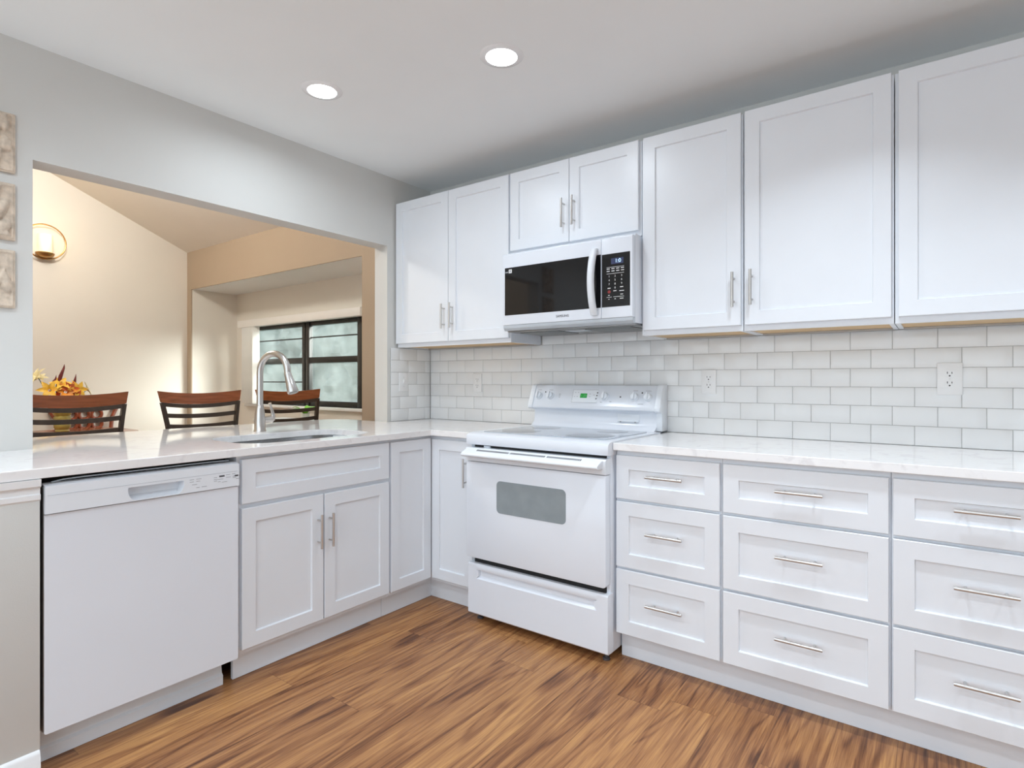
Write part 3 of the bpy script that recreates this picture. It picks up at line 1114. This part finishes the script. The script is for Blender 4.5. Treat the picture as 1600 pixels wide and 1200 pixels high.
# ------------------------------------------------------------------ microwave
t = thing('microwave', 'white over-the-range microwave with black glass door above the range', 'microwave', (0, 0, 0))
mx0, mx1, mzb, mzt = .964, 1.7205, 1.484, 1.897
MB().box(mx0 + .002, mx1 - .001, -.385, -.012, 1.488, 1.908, .002).done('body', M_APPL, t)
split = 1.5585
MF = -.42
b = MB().prism([(-.386, 1.513), (MF + .002, 1.513), (MF, 1.516), (MF, mzt - .006), (MF + .006, mzt), (-.386, mzt)], mx0, split - .0012, 'X', .0015)
door = b.done('door', M_APPL, t)
b = MB().prism([(-.386, 1.513), (MF + .002, 1.513), (MF, 1.516), (MF, mzt - .006), (MF + .006, mzt), (-.386, mzt)], split + .0012, mx1, 'X', .0015)
pan = b.done('control_panel', M_APPL, t)
MB().prism([(-.386, 1.484), (-.405, 1.484), (MF + .004, 1.497), (MF + .002, 1.512), (-.386, 1.512)], mx0, mx1, 'X', .001).done('chin', M_GREYPL, t)
gz0, gz1 = 1.566, 1.822
MB().box(mx0 + .013, split - .0018, MF - .0012, MF + .001, gz0, gz1, .0005, 1).done('door_glass', M_BLACKGLASS, door)
MB().box(split + .004, 1.709, MF - .0012, MF + .001, gz0, gz1 - .003, .0005, 1).done('keypad_glass', M_BLACKGLASS, pan)
# bowed handle
pts = []
for k in range(17):
    s = k / 16
    z = 1.530 + s * (1.852 - 1.530)
    pts.append((1.527, MF - .012 - .040 * sin(pi * s) ** .8, z))
b = MB()
rings = []
for i, p in enumerate(pts):
    wv = .0165
    th = .010
    rings.append([(p[0] - wv, p[1] + th, p[2]), (p[0] - wv, p[1] - th * .3, p[2]), (p[0] - wv * .6, p[1] - th, p[2]), (p[0] + wv * .6, p[1] - th, p[2]), (p[0] + wv, p[1] - th * .3, p[2]), (p[0] + wv, p[1] + th, p[2])])
b.ring_loft(rings)
b.box(1.515, 1.539, MF - .02, MF + .0005, 1.532, 1.552, .002)
b.box(1.515, 1.539, MF - .02, MF + .0005, 1.830, 1.850, .002)
b.done('handle', M_APPL2, door, 60)
b = MB().text('SAMSUNG', .0165, (1.341, MF - .0008, 1.5405), (1, 0, 0), (0, 0, 1), .0004)
b.done('logo', M_DARKPRINT, door)
b = MB().box(1.004, 1.024, MF - .0016, MF - .001, 1.792, 1.812)
b.done('sticker', M_WHITEPRINT, door)
b = MB().box(.981, 1.001, MF - .0016, MF - .001, 1.795, 1.801)
b.box(1.010, 1.018, MF - .0019, MF - .0015, 1.797, 1.808)
b.done('sticker_lettering', M_PRINT, door)
dsp = MB().box(1.612, 1.676, MF - .0016, MF - .001, 1.768, 1.796).done('display', M_BLUELCD, pan)
b = MB().text('1:0', .026, (1.648, MF - .0018, 1.782), (1, 0, 0), (0, 0, 1), .0002)
b.done('display_digits', M_BLUESEG, dsp)
b = MB()
yk = MF - .0016
for z in (1.7545, 1.724, 1.6125):
    if z > 1.65:
        b.box(1.5885, 1.679, yk, yk + .0006, z - .0008, z + .0008)
    else:
        b.box(1.5885, 1.615, yk, yk + .0006, z - .0008, z + .0008)
        b.box(1.624, 1.679, yk, yk + .0006, z - .0008, z + .0008)
for z in (1.747, 1.736):
    for x in (1.589, 1.614, 1.639, 1.663):
        b.box(x, x + .016, yk, yk + .0006, z - .0018, z + .0018)
for i, s in enumerate('123456789'):
    x = (1.602, 1.633, 1.667)[i % 3]
    z = 1.711 - (i // 3) * .0185
    b.text(s, .0125, (x, yk, z), (1, 0, 0), (0, 0, 1), .0003)
b.text('0', .0125, (1.633, yk, 1.6555), (1, 0, 0), (0, 0, 1), .0003)
b.box(1.594, 1.609, yk, yk + .0006, 1.653, 1.657)
b.box(1.659, 1.675, yk, yk + .0006, 1.655, 1.659)
for (x, z, l) in ((1.624, 1.641, .016), (1.655, 1.639, .024), (1.66, 1.6225, .014), (1.597, 1.6215, .008), (1.598, 1.603, .006), (1.630, 1.603, .007), (1.658, 1.603, .018)):
    b.box(x, x + l, yk, yk + .0006, z - .0016, z + .0016)
b.done('keypad_lettering', M_WHITEPRINT, pan)
b = MB().lathe([(.008, -.001), (.008, .0016), (.0065, .0018)], (1.602, MF, 1.638), 16, 'Y')
b.done('stop_key', M_REDPRINT, pan)
# underside with two filters and a lamp cover
MB().box(mx0 + .004, mx1 - .004, -.384, -.02, 1.478, 1.4875, .002).done('base_plate', M_DARKSTEEL, t)
for (x0, x1) in ((mx0 + .05, mx0 + .30), (mx1 - .30, mx1 - .05)):
    MB().box(x0, x1, -.33, -.12, 1.4745, 1.4795, .001).done('grease_filter', M_FILTER, t)
MB().box(mx0 + .32, mx1 - .32, -.30, -.22, 1.4745, 1.4795, .001).done('lamp_cover', M_GREYPL, t)


# ------------------------------------------------------------------ outlets and switch
def outlet(name, label, loc, rz=0.0, w=.072, h=.118, group=None):
    t = thing(name, label, 'outlet', loc, rz, group)
    MB().box(-w / 2, w / 2, -.0065, 0, -h / 2, h / 2, .002).done('cover_plate', M_OUTLET, t)
    for zc in (.0195, -.0195):
        f = MB().prism(round_poly([(-.0165, zc - .014), (.0165, zc - .014), (.0165, zc + .014), (-.0165, zc + .014)], .011, 5), -.006, -.0082, 'Y').done('socket', M_OUTLET, t)
        b = MB()
        b.box(-.0085, -.0060, -.0086, -.0075, zc + .001, zc + .0095)
        b.box(.0060, .0085, -.0086, -.0075, zc + .001, zc + .0085)
        b.lathe([(.0030, .0075), (.0030, .0086)], (0, 0, zc - .007), 12, 'Y')
        b.done('slots', M_SLOT, f)
    MB().lathe([(.0028, .0063), (.0028, .0072)], (0, 0, 0), 10, 'Y').done('screw', M_STEEL, t)
    return t


outlet('wall_outlet', 'white duplex outlet on the tile just right of the range', (1.9435, -.008, 1.2085), group='wall outlets on the tile')
outlet('wall_outlet', 'larger white duplex outlet on the tile far right of the range', (2.8995, -.008, 1.2225), w=.082, h=.128, group='wall outlets on the tile')
outlet('wall_outlet', 'white duplex outlet on the tile between corner and range', (.441, -.008, 1.198), group='wall outlets on the tile')
t = thing('light_switch', 'white toggle switch plate on the short tiled wall left of the corner', 'switch', (.0078, -.262, 1.205), R90)
MB().box(-.038, .038, -.0065, 0, -.062, .062, .002).done('cover_plate', M_OUTLET, t)
MB().prism([(-.006, -.012), (-.0075, -.012), (-.017, .010), (-.013, .014), (-.006, .012)], -.005, .005, 'X').done('toggle', M_OUTLET, t)
for z in (.03, -.03):
    MB().lathe([(.0028, .0063), (.0028, .0072)], (0, 0, z), 10, 'Y').done('screw', M_STEEL, t)


# ------------------------------------------------------------------ recessed ceiling lights
def make_downlight():
    t = thing('ceiling_downlight', 'round recessed ceiling light nearer the wall opening', 'ceiling light', (.61, -1.312, CEIL), 0, 'recessed ceiling lights')
    b = MB().lathe([(.062, -.001), (.064, -.006), (.085, -.004), (.090, -.0005), (.090, .0)], n=44)
    b.done('trim_ring', M_TRIM, t)
    MB().lathe([(.063, -.0068), (.063, -.0062)], n=44).done('lens', M_LENS, t)
    return t


dl = make_downlight()
dl2 = copy_tree(dl)
dl2.location = (1.435, -1.046, CEIL)
dl2['label'] = 'round recessed ceiling light nearer the wall cabinets'
for o, k in ((dl, 1.12), (dl2, .66)):
    area_light('downlight_lamp', (o.location.x, o.location.y, CEIL - .008), (0, 0, 0), 0.125, DOWN_W * k, COOL, spread=radians(168))


# ------------------------------------------------------------------ stone plaques on the left wall
def plaque(z0, z1, seed, label):
    t = thing('wall_plaque', label, 'wall art', (0, -2.350, (z0 + z1) / 2), R90, 'cast stone wall plaques')
    h = z1 - z0
    w = .180
    MB().box(-w / 2, w / 2, -.012, -.001, -h / 2, h / 2, .003).done('backing', M_STONE, t)
    b = MB()
    nx, nz = 46, 54
    g = []
    rnd = random.Random(seed)
    blobs = [(rnd.uniform(-.05, .06), rnd.uniform(-.09, .09), rnd.uniform(.008, .022), rnd.uniform(.015, .05), rnd.uniform(-.6, .6)) for _ in range(24)]
    for j in range(nz + 1):
        row = []
        for i in range(nx + 1):
            x = -w / 2 + .004 + (w - .008) * i / nx
            z = -h / 2 + .004 + (h - .008) * j / nz
            e = min(x + w / 2, w / 2 - x, z + h / 2, h / 2 - z)
            d = .004 if e < .012 else 0.0
            if e >= .012:
                for (bx, bz, ra, rb, an) in blobs:
                    dx, dz = x - bx, z - bz
                    u_ = (dx * cos(an) + dz * sin(an)) / ra
                    v_ = (-dx * sin(an) + dz * cos(an)) / rb
                    q = u_ * u_ + v_ * v_
                    if q < 1:
                        d = max(d, .017 * math.sqrt(1 - q))
                d += .004 * mnoise.noise(Vector((x * 70, z * 70, seed)))
            d = max(d, 0) if 0 < i < nx and 0 < j < nz else -.003
            row.append(b.bm.verts.new((x, -.0125 - d, z)))
        g.append(row)
    for j in range(nz):
        for i in range(nx):
            b.bm.faces.new((g[j][i], g[j][i + 1], g[j + 1][i + 1], g[j + 1][i]))
    b.done('carved_relief', M_STONE, t, 80)
    return t


plaque(2.010, 2.238, 3, 'top cast stone relief plaque on the wall left of the opening')
plaque(1.752, 1.970, 8, 'middle cast stone relief plaque on the wall left of the opening')
plaque(1.493, 1.715, 14, 'bottom cast stone relief plaque with leafy top, left of the opening')


# ------------------------------------------------------------------ bar stools
def make_stool():
    t = thing('bar_stool', 'dark metal bar stool', 'stool', (-.65, -1.137, 0), 0, 'bar stools along the counter')
    SZ = .665

    def back_pt(s, z):
        """s in -1..1 across the back; the back leans away and widens upward, bowing to -x."""
        k = (z - SZ) / (1.15 - SZ)
        half = .185 + .062 * max(0, k) ** 1.6
        x = -.195 - .06 * k - .03 * (1 - s * s) * max(0, k)
        return Vector((x, s * half, z))

    # seat
    pl = round_poly([(-.20, -.20), (.19, -.21), (.19, .21), (-.20, .20)], .05, 6)
    MB().prism(pl, SZ - .012, SZ + .028, 'Z', .006).done('seat', M_CHERRY, t)
    b = MB()
    rr = .012
    c = [(-.19, -.185), (.175, -.195), (.175, .195), (-.19, .185)]
    for i in range(4):
        p, q = c[i], c[(i + 1) % 4]
        b.tube([(p[0], p[1], SZ - .025), (q[0], q[1], SZ - .025)], rr, 8)
    b.done('seat_frame', M_BRONZE, t)
    feet = [(-.25, -.225), (.22, -.225), (.22, .225), (-.25, .225)]
    for (p, q) in zip(c, feet):
        MB().tube([(p[0], p[1], SZ - .02), (q[0], q[1], .008)], [.0145, .0125], 10).done('leg', M_BRONZE, t)
    b = MB()
    for i in range(4):
        k = .60
        p = [c[i][a] + (feet[i][a] - c[i][a]) * k for a in (0, 1)]
        j = (i + 1) % 4
        q = [c[j][a] + (feet[j][a] - c[j][a]) * k for a in (0, 1)]
        z = SZ - .02 + (.008 - SZ + .02) * k
        b.tube([(p[0], p[1], z), (q[0], q[1], z)], .009, 8)
    b.done('footrest', M_BRONZE, t)
    # posts: flat bars
    for s in (-1, 1):
        b = MB()
        rings = []
        for k in range(9):
            z = SZ - .03 + (1.080 - SZ + .03) * k / 8
            p = back_pt(s, z)
            rings.append([p + Vector((dx, dy, 0)) for dx, dy in ((-.013, -.010), (.013, -.010), (.013, .010), (-.013, .010))])
        b.ring_loft(rings)
        b.done('back_post', M_BRONZE, t)

    def rail(zt, zb, th, name, m, dip, ext=1.0, eb=None):
        b = MB()
        rings = []
        n = 18
        for k in range(n + 1):
            s = (-1 + 2 * k / n) * ext
            dz = -dip * (1 - (s / ext) ** 2)
            pt, pb = back_pt(s, zt), back_pt(s * (1 if eb is None else eb), zb)
            rings.append([pt + Vector((-th, 0, dz)), pt + Vector((th, 0, dz)), pb + Vector((th, 0, dz)), pb + Vector((-th, 0, dz))])
        b.ring_loft(rings)
        return b.done(name, m, t)

    rail(1.151, 1.083, .010, 'crest_rail', M_CHERRY, .018, 1.03)
    rail(1.082, 1.058, .010, 'top_bar', M_BRONZE, .018)
    rail(1.016, .990, .006, 'slat', M_BRONZE, .012)
    rail(.950, .924, .006, 'slat', M_BRONZE, .012)
    rail(.800, .776, .006, 'slat', M_BRONZE, .010)
    return t


st = make_stool()
st['label'] = 'wood-topped metal bar stool behind the counter, middle of the three'
s2 = copy_tree(st)
s2.location = (-.65, -1.805, 0)
s2['label'] = 'wood-topped metal bar stool in front of the flower vase'
s3 = copy_tree(st)
s3.location = (-.66, -.515, 0)
s3['label'] = 'wood-topped metal bar stool behind the faucet, in front of the window'

# ------------------------------------------------------------------ dining furniture
t = thing('dining_table', 'reddish wood dining table far behind the first bar stool', 'table', (-2.90, -1.50, 0))
MB().prism(round_poly([(-.38, -.66), (.38, -.66), (.38, .66), (-.38, .66)], .16, 8), .752, .787, 'Z', .006).done('table_top', M_CHERRY, t)
MB().box(-.33, .33, -.55, .55, .67, .751, .004).done('apron', M_CHERRY, t)
for sx in (-1, 1):
    for sy in (-1, 1):
        MB().tube([(sx * .27, sy * .52, .70), (sx * .27, sy * .52, .5), (sx * .27, sy * .52, .001)], [.035, .032, .022], 12).done('leg', M_CHERRY, t)

t = thing('carved_chair', 'carved wooden dining chair with pierced back behind the table', 'chair', (-3.40, -.94, 0))
MB().box(-.20, .16, -.23, .23, .43, .475, .01).done('seat', M_CARVED, t)
for (x, y) in ((-.18, -.2), (.14, -.2), (-.18, .2), (.14, .2)):
    MB().tube([(x, y, .44), (x, y, .2), (x, y, .001)], [.022, .02, .016], 10).done('leg', M_CARVED, t)
for s in (-1, 1):
    MB().tube([(-.185, s * .20, .45), (-.20, s * .205, .70), (-.215, s * .225, .86), (-.225, s * .262, .935), (-.225, s * .262, .965), (-.225, s * .225, .972)], [.02, .018, .018, .018, .018, .014], 10).done('back_post', M_CARVED, t)
MB().tube([(-.225, -.235, .965), (-.235, -.1, .958), (-.238, 0, .962), (-.235, .1, .958), (-.225, .235, .965)], .020, 10).done('crest_rail', M_CARVED, t)
for y in (-.10, 0.0, .10):
    b = MB()
    for k in range(4):
        z = .575 + k * .09
        b.torus((-.205 - .007 * k, y, z + .045), .041, .016, 'X', 18, 8, 1.0, 1.1)
    b.tube([(-.2, y, .47), (-.205, y, .60)], .012, 8)
    b.done('pierced_splat', M_CARVED, t)

# vase with flowers
VX, VY, VZ = -2.99, -1.285, .788
t = thing('flower_vase', 'olive ribbed vase on the dining table holding orange lilies', 'vase', (VX, VY, VZ))
MB().lathe([(.045, 0), (.050, .006), (.046, .02), (.056, .035), (.058, .06), (.050, .075), (.058, .09), (.060, .115), (.052, .13), (.060, .145), (.066, .17), (.060, .172), (.050, .14)], n=28).done('vase_body', M_VASE, t)
rnd = random.Random(5)


def lily(parent, c, d, size, m, name='lily'):
    b = MB()
    c, d = Vector(c), Vector(d).normalized()
    u_ = d.cross(Vector((0, 0, 1)))
    if u_.length < .1: u_ = Vector((0, 1, 0))
    u_.normalize()
    v_ = d.cross(u_)
    for k in range(6):
        a = 2 * pi * k / 6 + rnd.uniform(-.15, .15)
        r = u_ * cos(a) + v_ * sin(a)
        sd = d.cross(r)
        rows = []
        for i in range(7):
            s = i / 6
            p = c + d * (size * (.55 * s - .35 * s * s)) + r * (size * (.12 + .9 * s * s * .75 + .25 * s))
            w = size * .24 * sin(pi * min(1, s * .93 + .07)) + .0008
            rows.append([p - sd * w + d * (w * .35), p, p + sd * w + d * (w * .35)])
        b.ring_loft(rows, close=False, cap=False)
    b.tube([c, c + d * size * .45], size * .03, 6)
    return b.done(name, m, parent, 60, fix=False)


for (dx, dy, dz, vec, s, m) in (
        (.06, -.10, .345, (.9, -.4, .3), .085, M_LILYY), (.08, .00, .33, (1, .0, .4), .085, M_LILY), (.05, .085, .345, (.9, .4, .3), .085, M_LILYY),
        (.05, -.02, .39, (.6, -.1, .8), .08, M_LILYY), (.07, .06, .285, (.9, .3, -.1), .075, M_LILYR), (.06, -.06, .285, (.9, -.3, -.1), .07, M_LILYR), (.07, .03, .35, (1, .2, .1), .07, M_LILYR)):
    lily(t, (dx, dy, dz), vec, s, m)
lily(t, (.02, -.165, .455), (.2, -.75, .55), .085, M_CREAM)
lily(t, (.0, .165, .345), (.3, .8, .35), .075, M_CREAM)
lily(t, (-.02, -.14, .44), (.5, -.3, .9), .06, M_CREAM)
for (y0, y1, z1, r) in ((-.04, .005, .56, .013), (.075, .085, .48, .010), (-.075, -.05, .47, .011)):
    b = MB().tube([(.0, y0 * .6, .20), (.02, y0, .36), (.025, (y0 + y1) / 2, (.36 + z1) / 2), (.025, y1, z1 - .03), (.025, y1 + .004, z1)], [.003, r, r * 1.1, r * .6, .001], 8)
    b.done('burgundy_spike', M_SPIKE, t)
for k, (y, z) in enumerate(((-.165, .455), (.165, .345), (-.10, .345), (.085, .345), (0, .33), (.06, .28), (-.06, .28))):
    MB().tube([(0, y * .1, .10), (0, y * .45, .2 + .25 * (z - .2)), (.01, y * .97, z - .01)], .003, 6).done('stem', M_DLEAF, t)
b = MB()
for (y, z, yy, zz) in ((-.03, .17, -.13, .235), (.02, .18, .10, .25), (-.02, .19, -.09, .28)):
    a, c = Vector((.03, y, z)), Vector((.06, yy, zz))
    sd = Vector((.012, 0, .010))
    mpt = (a + c) / 2 + Vector((0, 0, .015))
    b.ring_loft([[a - sd * .3, a, a + sd * .3], [mpt - sd * 1.4, mpt, mpt + sd * 1.4], [c - sd * .1, c, c + sd * .1]], close=False, cap=False)
b.done('leaf', M_DLEAF, t, fix=False)

# sconce
t = thing('wall_sconce', 'round brass wall sconce with glowing cream candle glass', 'sconce', (XS, -1.245, 2.462))
ring = MB().torus((.055, 0, 0), .155, .006, 'X', 48, 8)
ring.done('ring', M_BRASS, t)
b = MB().tube([(0.001, 0, -.11), (.01, 0, -.11), (.055, 0, -.118)], [.045, .04, .012], 18)
b.done('back_plate', M_BRASS, t)
b = MB().lathe([(.012, -.150), (.045, -.142), (.066, -.122), (.070, -.104), (.060, -.098), (.03, -.100)], (.055, 0, 0), 24)
b.done('cup', M_BRASS, t)
MB().lathe([(.030, -.098), (.054, -.097), (.055, .062), (.051, .062), (.050, -.09), (.028, -.092)], (.055, 0, 0), 28).done('candle_glass', M_CANDLE, t)
pl_ = bpy.data.lights.new('sconce_lamp', 'POINT')
pl_.energy = 1.3
pl_.color = (1.0, .72, .40)
pl_.shadow_soft_size = .05
po = bpy.data.objects.new('sconce_lamp', pl_)
COL.objects.link(po)
po.location = (XS + .16, -1.245, 2.50)

# window blinds
t = thing('vertical_blind', 'white vertical blind with valance, drawn to the left of the dining window', 'blind', (0, 0, 0))
MB().box(-3.375, -1.27, .405, .470, 1.792, 1.868, .004).done('valance', M_VALANCE, t)
for k in range(7):
    x = -3.265 + k * .036
    b = MB().box(-.005, .005, -.036, .036, .962, 1.80, .001)
    o = b.done('vane', M_BLIND, t)
    o.location = (x, .438, 0)
    o.rotation_euler = (0, 0, radians(-28))

# side table in the bay with a potted plant
t = thing('side_table', 'light wooden side table in the window bay behind the third bar stool', 'table', (-1.98, .20, 0))
MB().box(-.42, .42, -.16, .16, .815, .845, .004).done('table_top', M_POT, t)
MB().box(-.36, -.06, -.13, .13, .62, .814, .003).done('cabinet_box', M_TABLEWOOD, t)
for (x, y) in ((-.38, -.13), (.38, -.13), (-.38, .13), (.38, .13)):
    MB().box(x - .02, x + .02, y - .02, y + .02, .001, .815, .003).done('leg', M_TABLEWOOD, t)
t = thing('potted_plant', 'small potted plant with bright green leaves by the dining window', 'plant', (-1.79, .20, .846))
MB().lathe([(.030, 0), (.034, .004), (.042, .06), (.045, .066), (.040, .066), (.036, .05)], n=22).done('pot', M_POT, t)
rnd = random.Random(11)
for k in range(14):
    a = 2 * pi * k / 14 + rnd.uniform(-.2, .2)
    L_ = rnd.uniform(.11, .19)
    up = rnd.uniform(.06, .12)
    r = Vector((cos(a), sin(a) * .6, 0))
    sd = Vector((-sin(a), cos(a), .3)) * .022
    rows = []
    for i in range(6):
        s = i / 5
        p = Vector((0, 0, .055)) + r * L_ * s + Vector((0, 0, up * (1.6 * s - s * s)))
        w_ = sin(pi * min(.98, .1 + s * .88))
        rows.append([p - sd * w_, p - Vector((0, 0, .004)), p + sd * w_])
    MB().ring_loft(rows, close=False, cap=False).done('leaf', M_LEAF, t, 60, fix=False)
